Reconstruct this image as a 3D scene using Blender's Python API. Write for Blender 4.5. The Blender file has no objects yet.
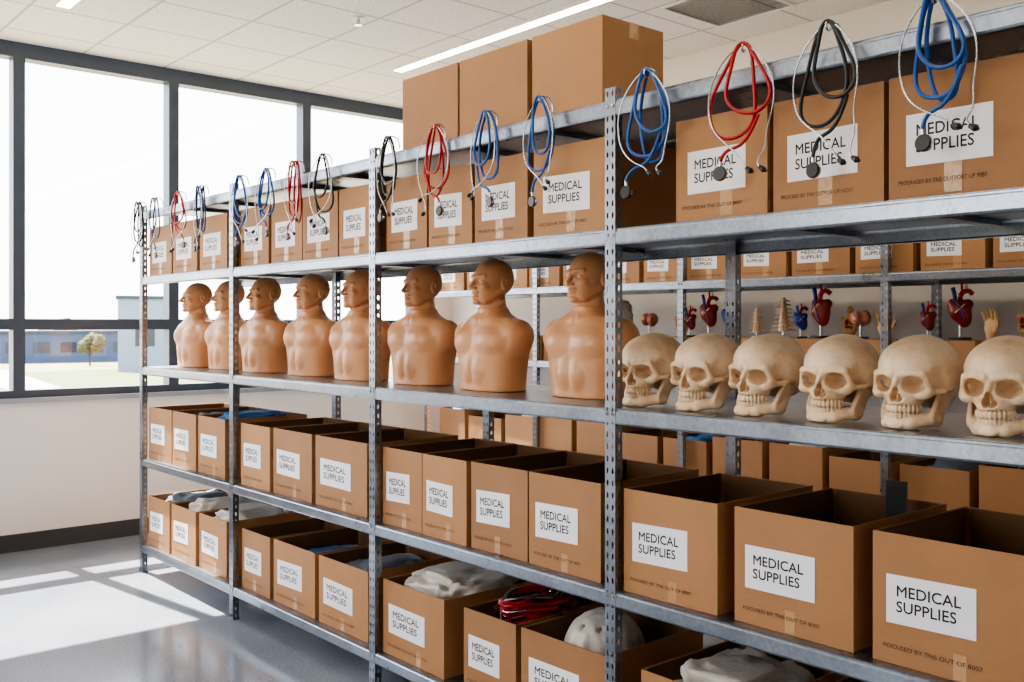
import bpy, bmesh, math, random
import numpy as np
from mathutils import Vector, Matrix, noise

random.seed(7)
SC = bpy.context.scene
COL = SC.collection

def srgb(r, g, b):
    def f(c):
        c /= 255.0
        return c/12.92 if c <= 0.04045 else ((c+0.055)/1.055)**2.4
    return (f(r), f(g), f(b), 1.0)

# ------------------------------------------------------------------ materials
def mk(name):
    m = bpy.data.materials.new(name); m.use_nodes = True
    nt = m.node_tree
    return m, nt, nt.nodes['Principled BSDF']

def simple(name, col, rough=0.5, metal=0.0, var=0.06, scale=8.0, bump=0.0, bscale=60.0, objvar=0.0, coat=0.0):
    m, nt, b = mk(name)
    N, L = nt.nodes, nt.links
    tc = N.new('ShaderNodeTexCoord')
    no = N.new('ShaderNodeTexNoise'); no.inputs['Scale'].default_value = scale; no.inputs['Detail'].default_value = 5
    L.new(tc.outputs['Object'], no.inputs['Vector'])
    rgb = N.new('ShaderNodeRGB'); rgb.outputs[0].default_value = col
    hsv = N.new('ShaderNodeHueSaturation')
    mr = N.new('ShaderNodeMapRange'); mr.inputs['To Min'].default_value = 1-var; mr.inputs['To Max'].default_value = 1+var
    L.new(no.outputs['Fac'], mr.inputs['Value'])
    L.new(rgb.outputs[0], hsv.inputs['Color'])
    if objvar > 0:
        oi = N.new('ShaderNodeObjectInfo')
        m2 = N.new('ShaderNodeMapRange'); m2.inputs['To Min'].default_value = 1-objvar; m2.inputs['To Max'].default_value = 1+objvar
        L.new(oi.outputs['Random'], m2.inputs['Value'])
        mu = N.new('ShaderNodeMath'); mu.operation = 'MULTIPLY'
        L.new(mr.outputs[0], mu.inputs[0]); L.new(m2.outputs[0], mu.inputs[1])
        L.new(mu.outputs[0], hsv.inputs['Value'])
    else:
        L.new(mr.outputs[0], hsv.inputs['Value'])
    L.new(hsv.outputs[0], b.inputs['Base Color'])
    b.inputs['Roughness'].default_value = rough
    b.inputs['Metallic'].default_value = metal
    if coat > 0:
        b.inputs['Coat Weight'].default_value = coat
    if bump > 0:
        n2 = N.new('ShaderNodeTexNoise'); n2.inputs['Scale'].default_value = bscale; n2.inputs['Detail'].default_value = 4
        L.new(tc.outputs['Object'], n2.inputs['Vector'])
        bp = N.new('ShaderNodeBump'); bp.inputs['Strength'].default_value = bump; bp.inputs['Distance'].default_value = 0.01
        L.new(n2.outputs['Fac'], bp.inputs['Height']); L.new(bp.outputs[0], b.inputs['Normal'])
    return m

def emis(name, col, s):
    m, nt, b = mk(name)
    b.inputs['Base Color'].default_value = col
    b.inputs['Emission Color'].default_value = col
    b.inputs['Emission Strength'].default_value = s
    return m

def cardboard_mat():
    m, nt, b = mk('cardboard')
    N, L = nt.nodes, nt.links
    tc = N.new('ShaderNodeTexCoord')
    no = N.new('ShaderNodeTexNoise'); no.inputs['Scale'].default_value = 5; no.inputs['Detail'].default_value = 6
    L.new(tc.outputs['Object'], no.inputs['Vector'])
    mp = N.new('ShaderNodeMapping'); mp.inputs['Scale'].default_value = (30, 30, 400)
    L.new(tc.outputs['Object'], mp.inputs['Vector'])
    nf = N.new('ShaderNodeTexNoise'); nf.inputs['Scale'].default_value = 1; nf.inputs['Detail'].default_value = 3
    L.new(mp.outputs[0], nf.inputs['Vector'])
    oi = N.new('ShaderNodeObjectInfo')
    r = N.new('ShaderNodeValToRGB')
    r.color_ramp.elements[0].position = 0.0; r.color_ramp.elements[0].color = srgb(154, 110, 72)
    r.color_ramp.elements[1].position = 1.0; r.color_ramp.elements[1].color = srgb(186, 136, 90)
    a = N.new('ShaderNodeMath'); a.operation = 'MULTIPLY_ADD'; a.inputs[1].default_value = 0.45
    L.new(no.outputs['Fac'], a.inputs[0])
    o2 = N.new('ShaderNodeMath'); o2.operation = 'MULTIPLY'; o2.inputs[1].default_value = 0.6
    L.new(oi.outputs['Random'], o2.inputs[0]); L.new(o2.outputs[0], a.inputs[2])
    L.new(a.outputs[0], r.inputs['Fac'])
    mx = N.new('ShaderNodeMixRGB'); mx.blend_type = 'MULTIPLY'; mx.inputs['Fac'].default_value = 0.22
    L.new(r.outputs[0], mx.inputs[1]); L.new(nf.outputs['Fac'], mx.inputs[2])
    L.new(mx.outputs[0], b.inputs['Base Color'])
    b.inputs['Roughness'].default_value = 0.68
    wv = N.new('ShaderNodeTexWave'); wv.bands_direction = 'X'; wv.inputs['Scale'].default_value = 40
    L.new(tc.outputs['Object'], wv.inputs['Vector'])
    n3 = N.new('ShaderNodeTexNoise'); n3.inputs['Scale'].default_value = 4
    L.new(tc.outputs['Object'], n3.inputs['Vector'])
    b2 = N.new('ShaderNodeBump'); b2.inputs['Strength'].default_value = 0.35; b2.inputs['Distance'].default_value = 0.02
    L.new(n3.outputs['Fac'], b2.inputs['Height'])
    bp = N.new('ShaderNodeBump'); bp.inputs['Strength'].default_value = 0.06; bp.inputs['Distance'].default_value = 0.002
    L.new(wv.outputs['Fac'], bp.inputs['Height']); L.new(b2.outputs[0], bp.inputs['Normal']); L.new(bp.outputs[0], b.inputs['Normal'])
    return m

def steel_mat():
    m, nt, b = mk('galvanised_steel')
    N, L = nt.nodes, nt.links
    tc = N.new('ShaderNodeTexCoord')
    vo = N.new('ShaderNodeTexVoronoi'); vo.inputs['Scale'].default_value = 90
    L.new(tc.outputs['Object'], vo.inputs['Vector'])
    no = N.new('ShaderNodeTexNoise'); no.inputs['Scale'].default_value = 6; no.inputs['Detail'].default_value = 6
    L.new(tc.outputs['Object'], no.inputs['Vector'])
    mx = N.new('ShaderNodeMixRGB'); mx.inputs['Fac'].default_value = 0.75
    L.new(vo.outputs['Color'], mx.inputs[1]); L.new(no.outputs['Fac'], mx.inputs[2])
    bw = N.new('ShaderNodeRGBToBW'); L.new(mx.outputs[0], bw.inputs[0])
    r = N.new('ShaderNodeValToRGB')
    r.color_ramp.elements[0].position = 0.2; r.color_ramp.elements[0].color = srgb(118, 124, 134)
    r.color_ramp.elements[1].position = 0.85; r.color_ramp.elements[1].color = srgb(166, 173, 183)
    L.new(bw.outputs[0], r.inputs[0]); L.new(r.outputs[0], b.inputs['Base Color'])
    r2 = N.new('ShaderNodeMapRange'); r2.inputs['To Min'].default_value = 0.22; r2.inputs['To Max'].default_value = 0.38
    L.new(no.outputs['Fac'], r2.inputs['Value']); L.new(r2.outputs[0], b.inputs['Roughness'])
    b.inputs['Metallic'].default_value = 0.95
    return m

def floor_mat():
    m, nt, b = mk('polished_floor')
    N, L = nt.nodes, nt.links
    tc = N.new('ShaderNodeTexCoord')
    no = N.new('ShaderNodeTexNoise'); no.inputs['Scale'].default_value = 90; no.inputs['Detail'].default_value = 8
    L.new(tc.outputs['Object'], no.inputs['Vector'])
    n2 = N.new('ShaderNodeTexNoise'); n2.inputs['Scale'].default_value = 1.2; n2.inputs['Detail'].default_value = 4
    L.new(tc.outputs['Object'], n2.inputs['Vector'])
    mx = N.new('ShaderNodeMixRGB'); mx.inputs['Fac'].default_value = 0.5
    L.new(no.outputs['Fac'], mx.inputs[1]); L.new(n2.outputs['Fac'], mx.inputs[2])
    r = N.new('ShaderNodeValToRGB')
    r.color_ramp.elements[0].position = 0.35; r.color_ramp.elements[0].color = srgb(108, 115, 126)
    r.color_ramp.elements[1].position = 0.65; r.color_ramp.elements[1].color = srgb(144, 151, 162)
    L.new(mx.outputs[0], r.inputs[0]); L.new(r.outputs[0], b.inputs['Base Color'])
    b.inputs['Roughness'].default_value = 0.13
    return m

def ceiling_mat():
    m, nt, b = mk('ceiling_tile')
    N, L = nt.nodes, nt.links
    tc = N.new('ShaderNodeTexCoord')
    sp = N.new('ShaderNodeSeparateXYZ'); L.new(tc.outputs['Object'], sp.inputs[0])
    def line(sock):
        d = N.new('ShaderNodeMath'); d.operation = 'DIVIDE'; d.inputs[1].default_value = 0.61
        L.new(sock, d.inputs[0])
        f = N.new('ShaderNodeMath'); f.operation = 'FRACT'; L.new(d.outputs[0], f.inputs[0])
        s = N.new('ShaderNodeMath'); s.operation = 'SUBTRACT'; s.inputs[1].default_value = 0.5; L.new(f.outputs[0], s.inputs[0])
        a = N.new('ShaderNodeMath'); a.operation = 'ABSOLUTE'; L.new(s.outputs[0], a.inputs[0])
        g = N.new('ShaderNodeMath'); g.operation = 'GREATER_THAN'; g.inputs[1].default_value = 0.484; L.new(a.outputs[0], g.inputs[0])
        return g.outputs[0]
    mxm = N.new('ShaderNodeMath'); mxm.operation = 'MAXIMUM'
    L.new(line(sp.outputs[0]), mxm.inputs[0]); L.new(line(sp.outputs[1]), mxm.inputs[1])
    no = N.new('ShaderNodeTexNoise'); no.inputs['Scale'].default_value = 60; no.inputs['Detail'].default_value = 5
    L.new(tc.outputs['Object'], no.inputs['Vector'])
    r = N.new('ShaderNodeValToRGB')
    r.color_ramp.elements[0].position = 0.3; r.color_ramp.elements[0].color = srgb(216, 212, 210)
    r.color_ramp.elements[1].position = 0.6; r.color_ramp.elements[1].color = srgb(242, 238, 236)
    L.new(no.outputs['Fac'], r.inputs[0])
    mx = N.new('ShaderNodeMixRGB'); L.new(mxm.outputs[0], mx.inputs['Fac'])
    L.new(r.outputs[0], mx.inputs[1]); mx.inputs[2].default_value = srgb(182, 184, 186)
    L.new(mx.outputs[0], b.inputs['Base Color'])
    b.inputs['Roughness'].default_value = 0.9
    bp = N.new('ShaderNodeBump'); bp.inputs['Strength'].default_value = 0.6; bp.inputs['Distance'].default_value = 0.006
    L.new(mxm.outputs[0], bp.inputs['Height']); L.new(bp.outputs[0], b.inputs['Normal'])
    return m

def glass_mat():
    m = bpy.data.materials.new('window_glass'); m.use_nodes = True
    nt = m.node_tree; N, L = nt.nodes, nt.links
    N.remove(N['Principled BSDF'])
    out = N['Material Output']
    t = N.new('ShaderNodeBsdfTransparent'); t.inputs[0].default_value = (0.97, 0.98, 1, 1)
    g = N.new('ShaderNodeBsdfGlossy'); g.inputs['Roughness'].default_value = 0.02
    mx = N.new('ShaderNodeMixShader'); mx.inputs[0].default_value = 0.05
    L.new(t.outputs[0], mx.inputs[1]); L.new(g.outputs[0], mx.inputs[2]); L.new(mx.outputs[0], out.inputs[0])
    return m

def bone_mat():
    m, nt, b = mk('bone_resin')
    N, L = nt.nodes, nt.links
    tc = N.new('ShaderNodeTexCoord')
    no = N.new('ShaderNodeTexNoise'); no.inputs['Scale'].default_value = 13; no.inputs['Detail'].default_value = 8; no.inputs['Roughness'].default_value = 0.65
    oi = N.new('ShaderNodeObjectInfo')
    va = N.new('ShaderNodeVectorMath'); va.operation = 'ADD'
    L.new(tc.outputs['Object'], va.inputs[0]); L.new(oi.outputs['Random'], va.inputs[1])
    L.new(va.outputs[0], no.inputs['Vector'])
    r = N.new('ShaderNodeValToRGB')
    r.color_ramp.elements[0].position = 0.3; r.color_ramp.elements[0].color = srgb(204, 166, 126)
    r.color_ramp.elements[1].position = 0.62; r.color_ramp.elements[1].color = srgb(238, 212, 180)
    L.new(no.outputs['Fac'], r.inputs[0]); L.new(r.outputs[0], b.inputs['Base Color'])
    b.inputs['Roughness'].default_value = 0.46
    n2 = N.new('ShaderNodeTexNoise'); n2.inputs['Scale'].default_value = 55; n2.inputs['Detail'].default_value = 6
    L.new(va.outputs[0], n2.inputs['Vector'])
    bp = N.new('ShaderNodeBump'); bp.inputs['Strength'].default_value = 0.35; bp.inputs['Distance'].default_value = 0.006
    L.new(n2.outputs['Fac'], bp.inputs['Height']); L.new(bp.outputs[0], b.inputs['Normal'])
    return m

M_CARD = cardboard_mat()
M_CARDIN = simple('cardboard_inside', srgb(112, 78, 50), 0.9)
M_LABEL = simple('label_paper', srgb(238, 238, 242), 0.55, var=0.02)
M_INK = simple('black_ink', srgb(20, 20, 24), 0.6)
M_PRINT = simple('brown_print', srgb(60, 40, 28), 0.7)
M_TAPE = simple('packing_tape', srgb(188, 148, 106), 0.2, bump=0.35, bscale=45)
M_STEEL = steel_mat()
M_SKIN = simple('tan_vinyl', srgb(208, 150, 106), 0.34, var=0.05, scale=5, objvar=0.05)
M_BONE = bone_mat()
M_WALL = simple('wall_paint', srgb(222, 217, 212), 0.7, var=0.015, scale=2)
M_BASE = simple('baseboard_grey', srgb(58, 58, 62), 0.55)
M_FRAME = simple('anodised_frame', srgb(76, 86, 100), 0.42, metal=0.4, var=0.03)
M_SILL = simple('sill_metal', srgb(150, 158, 170), 0.4, metal=0.3, var=0.03)
M_GLASS = glass_mat()
M_FLOOR = floor_mat()
M_CEIL = ceiling_mat()
M_CHROME = simple('chrome', srgb(190, 194, 200), 0.16, metal=1.0, var=0.02)
M_BLACK = simple('black_rubber', srgb(20, 20, 23), 0.38)
M_BLUE = simple('blue_rubber', srgb(14, 78, 152), 0.32)
M_NAVY = simple('navy_rubber', srgb(32, 60, 104), 0.35)
M_RED = simple('red_rubber', srgb(172, 14, 28), 0.32)
M_WHITEPL = simple('white_plastic_film', srgb(214, 206, 196), 0.35, var=0.08, bump=0.5, bscale=25)
M_BLUECL = simple('blue_cloth', srgb(60, 112, 165), 0.7, bump=0.4)
M_GREYCL = simple('grey_cloth', srgb(105, 112, 122), 0.7, bump=0.4)
M_HEART = simple('heart_red', srgb(130, 28, 26), 0.35, var=0.25, scale=30)
M_HBLUE = simple('vein_blue', srgb(36, 60, 140), 0.35)
M_CREAM = simple('cream_plastic', srgb(214, 172, 118), 0.4)
M_OLIVE = simple('green_organ_plastic', srgb(92, 110, 66), 0.4, var=.2, scale=40)
M_BRAIN = simple('pink_brain_plastic', srgb(186, 124, 108), 0.4, var=.1)
M_STRIP = emis('led_strip', (1.0, 0.89, 0.72, 1), 22)
M_WHITEM = simple('white_enamel', srgb(235, 235, 232), 0.4)
M_VENT = simple('vent_grey', srgb(120, 122, 124), 0.6)

# ------------------------------------------------------------------ mesh builder
class MB:
    def __init__(s): s.v = []; s.f = []; s.m = []; s.mats = []; s.sm = []
    def mi(s, mat):
        if mat not in s.mats: s.mats.append(mat)
        return s.mats.index(mat)
    def add(s, vs, fs, mat, smooth=False, M=None):
        o = len(s.v); k = s.mi(mat)
        if M is not None: vs = [tuple(M @ Vector(v)) for v in vs]
        s.v += [tuple(v) for v in vs]
        s.f += [tuple(i+o for i in f) for f in fs]
        s.m += [k]*len(fs); s.sm += [smooth]*len(fs)
    def box(s, x0, x1, y0, y1, z0, z1, mat, M=None):
        vs = [(x0,y0,z0),(x1,y0,z0),(x1,y1,z0),(x0,y1,z0),(x0,y0,z1),(x1,y0,z1),(x1,y1,z1),(x0,y1,z1)]
        fs = [(0,3,2,1),(4,5,6,7),(0,1,5,4),(1,2,6,5),(2,3,7,6),(3,0,4,7)]
        s.add(vs, fs, mat, M=M)
    def prism_x(s, prof, x0, x1, mat):
        n = len(prof)
        vs = [(x0,y,z) for y,z in prof]+[(x1,y,z) for y,z in prof]
        fs = [(i,(i+1)%n,n+(i+1)%n,n+i) for i in range(n)]
        s.add(vs, fs, mat)
    def cyl(s, p0, p1, r0, r1, mat, n=16, cap=True):
        p0=Vector(p0); p1=Vector(p1); d=(p1-p0).normalized()
        a=d.orthogonal().normalized(); b=d.cross(a)
        vs=[]
        for p,r in((p0,r0),(p1,r1)):
            for i in range(n):
                t=2*math.pi*i/n; vs.append(tuple(p+a*math.cos(t)*r+b*math.sin(t)*r))
        fs=[(i,(i+1)%n,n+(i+1)%n,n+i) for i in range(n)]
        s.add(vs,fs,mat,smooth=True)
        if cap: s.add(vs,[tuple(range(n-1,-1,-1)),tuple(range(n,2*n))],mat)
    def mesh(s, name, fix=False):
        me = bpy.data.meshes.new(name)
        me.from_pydata(s.v, [], s.f)
        for m in s.mats: me.materials.append(m)
        me.polygons.foreach_set('material_index', s.m)
        me.polygons.foreach_set('use_smooth', s.sm)
        me.update()
        if fix:
            bm = bmesh.new(); bm.from_mesh(me); bmesh.ops.recalc_face_normals(bm, faces=bm.faces); bm.to_mesh(me); bm.free()
        return me
    def obj(s, name, loc=(0,0,0), rot=(0,0,0), fix=False):
        return place(name, s.mesh(name, fix), loc, rot)

def place(name, data, loc=(0,0,0), rot=(0,0,0), scale=(1,1,1), parent=None):
    o = bpy.data.objects.new(name, data)
    o.location = loc; o.rotation_euler = rot; o.scale = scale
    COL.objects.link(o)
    if parent is not None: o.parent = parent
    return o

def tube(name, pts, r, mat, parent=None, cyclic=False, res=6, loc=(0,0,0)):
    c = bpy.data.curves.new(name, 'CURVE'); c.dimensions = '3D'
    c.bevel_depth = r; c.bevel_resolution = 3; c.resolution_u = res; c.use_fill_caps = True
    sp = c.splines.new('NURBS'); sp.points.add(len(pts)-1)
    for i, p in enumerate(pts): sp.points[i].co = (*p, 1)
    sp.order_u = 4; sp.use_cyclic_u = cyclic
    if not cyclic: sp.use_endpoint_u = True
    c.materials.append(mat)
    return c

# text cache
_tc = {}
def text_geo(body, size, spacing=1.0, line=1.0):
    key = (body, size, spacing, line)
    if key in _tc: return _tc[key]
    c = bpy.data.curves.new('t', 'FONT'); c.body = body; c.size = size
    c.space_character = spacing; c.space_line = line; c.resolution_u = 3
    o = bpy.data.objects.new('t', c); COL.objects.link(o)
    dg = bpy.context.evaluated_depsgraph_get(); dg.update()
    oe = o.evaluated_get(dg); me = oe.to_mesh()
    vs = [tuple(v.co) for v in me.vertices]; fs = [tuple(p.vertices) for p in me.polygons]
    oe.to_mesh_clear()
    bpy.data.objects.remove(o); bpy.data.curves.remove(c)
    x0=min(v[0] for v in vs); x1=max(v[0] for v in vs); y0=min(v[1] for v in vs); y1=max(v[1] for v in vs)
    _tc[key] = (vs, fs, (x0,x1,y0,y1))
    return _tc[key]

def put_text(mb, body, size, x0, zc, yf, mat, w=None, h=None, line=1.0, tilt=0.0):
    vs, fs, (a,b_,c,d) = text_geo(body, size, 1.0, line)
    sx = (w/(b_-a)) if w else 1.0
    sz = (h/(d-c)) if h else sx
    out = []
    for v in vs:
        x = x0+(v[0]-a)*sx; z = zc+(v[1]-(c+d)/2)*sz
        out.append((x, yf, z + (x-x0)*tilt))
    mb.add(out, fs, mat)

PRINT = ["PRODUCED BY TNS OUTPORT UP 9087", "PROCEED BY THS CUTPOR OF NOS7", "FOCUSED BY TNS OUT OF 8007"]

def box_mesh(w, d, h, closed=False, label=True, labelfrac=0.60, lz=0.50, lx=0.10, tape=True, rng=None, lh=0.125):
    rng = rng or random
    mb = MB(); t = 0.0045
    x0,x1,y0,y1 = -w/2, w/2, -d/2, d/2
    if closed:
        mb.box(x0,x1,y0,y1,0,h-0.004,M_CARD)
        mb.box(x0+0.0005,x1-0.0005,y0+0.0005,-0.0015,h-0.004,h,M_CARD)
        mb.box(x0+0.0005,x1-0.0005,0.0015,y1-0.0005,h-0.004,h,M_CARD)
        mb.box(x0-0.0006,x1+0.0006,-0.025,0.025,h-0.06,h+0.0006,M_TAPE)
    else:
        mb.box(x0,x1,y0,y0+t,0,h,M_CARD)
        mb.box(x0,x1,y1-t,y1,0,h,M_CARD)
        mb.box(x0,x0+t,y0+t,y1-t,0,h,M_CARD)
        mb.box(x1-t,x1,y0+t,y1-t,0,h,M_CARD)
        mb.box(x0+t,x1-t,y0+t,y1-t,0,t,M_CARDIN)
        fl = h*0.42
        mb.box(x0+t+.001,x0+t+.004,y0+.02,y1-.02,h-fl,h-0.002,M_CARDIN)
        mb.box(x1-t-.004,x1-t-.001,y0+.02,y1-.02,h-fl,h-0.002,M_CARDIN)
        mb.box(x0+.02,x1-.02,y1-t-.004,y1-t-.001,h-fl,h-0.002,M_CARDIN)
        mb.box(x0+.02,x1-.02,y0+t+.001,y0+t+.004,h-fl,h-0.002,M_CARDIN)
    yf = y0-0.0008
    if tape:
        tx = x0+w*rng.uniform(0.45,0.6)
        if closed:
            mb.box(tx-0.022, tx+0.022, y0-0.0006, y0, h*0.03, h*0.36, M_TAPE)
        else:
            mb.box(tx-0.016, tx+0.016, y0-0.0005, y0, 0.004, h*0.2, M_TAPE)
    if label:
        lw = w*labelfrac
        lx0 = x0+w*lx; zc = h*lz
        tl = rng.uniform(-0.03, 0.03)
        vs = [(lx0,yf-.0006,zc-lh/2),(lx0+lw,yf-.0006,zc-lh/2+lw*tl),(lx0+lw,yf-.0006,zc+lh/2+lw*tl),(lx0,yf-.0006,zc+lh/2)]
        mb.add(vs,[(0,1,2,3)],M_LABEL)
        for o,oz in ((0,0),(.0009,0),(.00045,.0006),(.00045,-.0006)):   # heavier stroke weight
            put_text(mb,"MEDICAL\nSUPPLIES",0.05,lx0+lw*0.12+o,zc+0.003+oz,yf-.0011-o*.2,M_INK,w=lw*0.72,h=lh*0.54,line=1.0,tilt=tl)
        put_text(mb,rng.choice(PRINT),0.02,x0+w*0.08,h*0.135,yf-.0004,M_PRINT,w=w*0.66,h=0.011)
    return mb.mesh('cardboard_box')

rngB = random.Random(3)
def put_box(left, w, z, d=0.52, h=0.335, yfront=0.03, closed=False, rot=None, **kw):
    me = box_mesh(w, d, h, closed=closed, rng=rngB, **kw)
    r = rngB.uniform(-0.012, 0.012) if rot is None else rot
    return place('cardboard_box', me, (left+w/2, yfront+d/2+rngB.uniform(0,0.012), z+0.001), (0,0,r))

# ------------------------------------------------------------------ room shell
XW=-7.63; YB=3.45; YF=-6.0; XR=3.6; HC=3.65
mb=MB(); mb.box(XW-0.2,XR+0.2,YF-0.2,YB+0.2,-0.2,0,M_FLOOR); mb.obj('floor')
mb=MB(); mb.box(XW-0.2,XR+0.2,YF-0.2,YB+0.2,HC,HC+0.2,M_CEIL); mb.obj('ceiling')
mb=MB(); mb.box(XW-0.2,XR+0.2,YB,YB+0.2,0,HC,M_WALL); mb.obj('wall_back')
mb=MB(); mb.box(XR,XR+0.2,YF,YB,0,HC,M_WALL); mb.obj('wall_right')
edges=[-5.10,-3.95,-2.78,-1.60,-0.44,0.69,1.87,3.03]
SILL=1.06
mb=MB()
mb.box(XW-0.2,XW,YF,YB,0,SILL,M_WALL)
mb.box(XW-0.2,XW,edges[-1],YB,SILL,HC,M_WALL)
mb.box(XW-0.2,XW,YF,edges[0],SILL,HC,M_WALL)
mb.obj('wall_left')
mb=MB(); mb.box(XW,XW+0.015,YF,YB,0,0.125,M_BASE); mb.obj('baseboard_left')
mb=MB(); mb.box(XW+0.015,XR,YB-0.015,YB,0,0.125,M_BASE); mb.obj('baseboard_back')
mb=MB(); mb.box(XW-0.1,XW+0.035,edges[0],edges[-1]+0.03,SILL,SILL+0.035,M_SILL); mb.obj('trim_1')
def window(name, w, z0, z1, mid):
    mb=MB(); f=0.04; dp=0.06
    mb.box(-w/2,-w/2+f,-dp,dp,z0,z1,M_FRAME); mb.box(w/2-f,w/2,-dp,dp,z0,z1,M_FRAME)
    mb.box(-w/2+f,w/2-f,-dp,dp,z1-0.11,z1,M_FRAME); mb.box(-w/2+f,w/2-f,-dp,dp,z0,z0+0.055,M_FRAME)
    if mid: mb.box(-w/2+f,w/2-f,-dp,dp,mid-0.04,mid+0.04,M_FRAME)
    mb.add([(-w/2+f,0.02,z0+.055),(w/2-f,0.02,z0+.055),(w/2-f,0.02,z1-.11),(-w/2+f,0.02,z1-.11)],[(0,1,2,3)],M_GLASS)
    return mb.mesh(name)
k=1
for a,b_ in zip(edges[:-1],edges[1:]):
    me=window('window_%d'%k,b_-a,SILL+0.035,HC,1.625)
    place('window_%d'%k,me,(XW-0.07,(a+b_)/2,0),(0,0,math.radians(90))); k+=1
# unseen front wall behind the camera; its windows are added as soft fill light
fe=[-5.0,-3.4,-1.8]
mb=MB()
mb.box(XW,XR,YF-0.2,YF,0,0.9,M_WALL)
mb.box(XW,fe[0],YF-0.2,YF,0.9,HC,M_WALL); mb.box(fe[-1],XR,YF-0.2,YF,0.9,HC,M_WALL)
mb.obj('wall_front')
for a,b_ in zip(fe[:-1],fe[1:]):
    me=window('window_%d'%k,b_-a,0.9,HC,1.9)
    place('window_%d'%k,me,((a+b_)/2,YF-0.1,0)); k+=1

# ceiling lights
def strip(x0,x1,y):
    mb=MB()
    mb.box(x0,x1,y-0.045,y-0.038,HC-0.02,HC,M_WHITEM); mb.box(x0,x1,y+0.038,y+0.045,HC-0.02,HC,M_WHITEM)
    mb.box(x0-0.007,x0,y-0.045,y+0.045,HC-0.02,HC,M_WHITEM); mb.box(x1,x1+0.007,y-0.045,y+0.045,HC-0.02,HC,M_WHITEM)
    mb.box(x0,x1,y-0.038,y+0.038,HC-0.024,HC-0.0005,M_STRIP)
    mb.obj('linear_ceiling_light')
strip(-6.47,1.5,2.03); strip(-6.54,1.5,-0.46); strip(-6.54,1.5,-2.95)
mb=MB()
mb.cyl((0,0,0),(0,0,-0.012),0.04,0.036,M_WHITEM,20); mb.cyl((0,0,-0.012),(0,0,-0.05),0.012,0.010,M_CHROME,12)
mb.cyl((0,0,-0.05),(0,0,-0.054),0.026,0.026,M_CHROME,16)
mb.obj('ceiling_sprinkler',(-5.56,1.1,HC))
mb=MB()
mb.box(-0.3,0.3,-0.3,-0.28,-0.012,0,M_WHITEM); mb.box(-0.3,0.3,0.28,0.3,-0.012,0,M_WHITEM)
mb.box(-0.3,-0.28,-0.28,0.28,-0.012,0,M_WHITEM); mb.box(0.28,0.3,-0.28,0.28,-0.012,0,M_WHITEM)
for i in range(14):
    y=-0.26+i*0.04; mb.add([(-.28,y,-.012),(.28,y,-.012),(.28,y+.025,-.001),(-.28,y+.025,-.001)],[(0,1,2,3)],M_VENT)
mb.obj('ceiling_vent',(-3.83,2.75,HC))

# ------------------------------------------------------------------ racks
def flange(mb, O, U, V, cu, cv, nu, nv, hu, hv, mat):
    O=Vector(O);U=Vector(U);V=Vector(V)
    for j in range(nv):
        for i in range(nu):
            c=O+U*((i+.5)*cu)+V*((j+.5)*cv)
            outer=[(-.5,-.5),(0,-.5),(.5,-.5),(.5,0),(.5,.5),(0,.5),(-.5,.5),(-.5,0)]
            inner=[(-.35,-.42),(0,-.5),(.35,-.42),(.5,0),(.35,.42),(0,.5),(-.35,.42),(-.5,0)]
            vs=[tuple(c+U*(a*cu)+V*(b*cv)) for a,b in outer]+[tuple(c+U*(a*hu)+V*(b*hv)) for a,b in inner]
            mb.add(vs,[(q,(q+1)%8,8+(q+1)%8,8+q) for q in range(8)],mat)

def rack(name, posts, yf, depth, levels, height):
    mb=MB(); W=0.046; pitch=0.04; nv=int(height/pitch)
    for px in posts:
        for yy in (yf, yf+depth-0.035):
            for dy in (0,0.002):
                flange(mb,(px-W/2,yy+dy,0),(1,0,0),(0,0,1),W/2,height/nv,2,nv,0.009,0.02,M_STEEL)
            for sx in (-1,1):
                flange(mb,(px+sx*W/2,yy,0),(0,1,0),(0,0,1),0.035,height/nv,1,nv,0.01,0.02,M_STEEL)
            mb.box(px-W/2-.004,px+W/2+.004,yy-.004,yy+.04,0,0.006,M_STEEL)
            mb.box(px-W/2-.001,px+W/2+.001,yy-.001,yy+.036,height-.004,height,M_STEEL)
    for z in levels:
        for a,b in zip(posts[:-1],posts[1:]):
            x0=a+0.001; x1=b-0.001; lp=0.055; t=0.003
            y0=yf+0.004; y1=yf+depth-0.004
            mb.box(x0,x1,y0,y1,z-t,z,M_STEEL)
            for s,yy in ((1,y0),(-1,y1)):
                mb.prism_x([(yy,z-0.001),(yy,z-.008),(yy-s*.003,z-.012),(yy-s*.003,z-lp+.008),(yy,z-lp+.002),(yy+s*.012,z-lp),(yy+s*.012,z-lp+t),(yy+s*.003,z-lp+.008),(yy+s*.001,z-.012),(yy+s*t,z-.001)],x0,x1,M_STEEL)
            for fx in (0.33,0.66):
                xx=x0+(x1-x0)*fx
                mb.box(xx-.02,xx+.02,y0+.003,y1-.003,z-.02,z-.003,M_STEEL)
            for xx in (a+.012,b-.012):
                mb.cyl((xx,yf-.0035,z-.02),(xx,yf+.004,z-.02),.006,.006,M_CHROME,8)
    return mb.obj(name,fix=True)
POSTS=[-6.46,-5.10,-3.673,-2.233,-0.80]
L5,L4,L3,L2,L1=0.185,0.748,1.347,1.936,2.36
rack('metal_shelving_unit',POSTS,0.0,0.68,[L5,L4,L3,L2,L1],2.40)
FP=[-7.03,-5.60,-4.17,-2.74,-1.31,0.12]
rack('metal_shelving_unit',FP,2.70,0.62,[0.14,0.60,L3,1.91],2.20)

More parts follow.
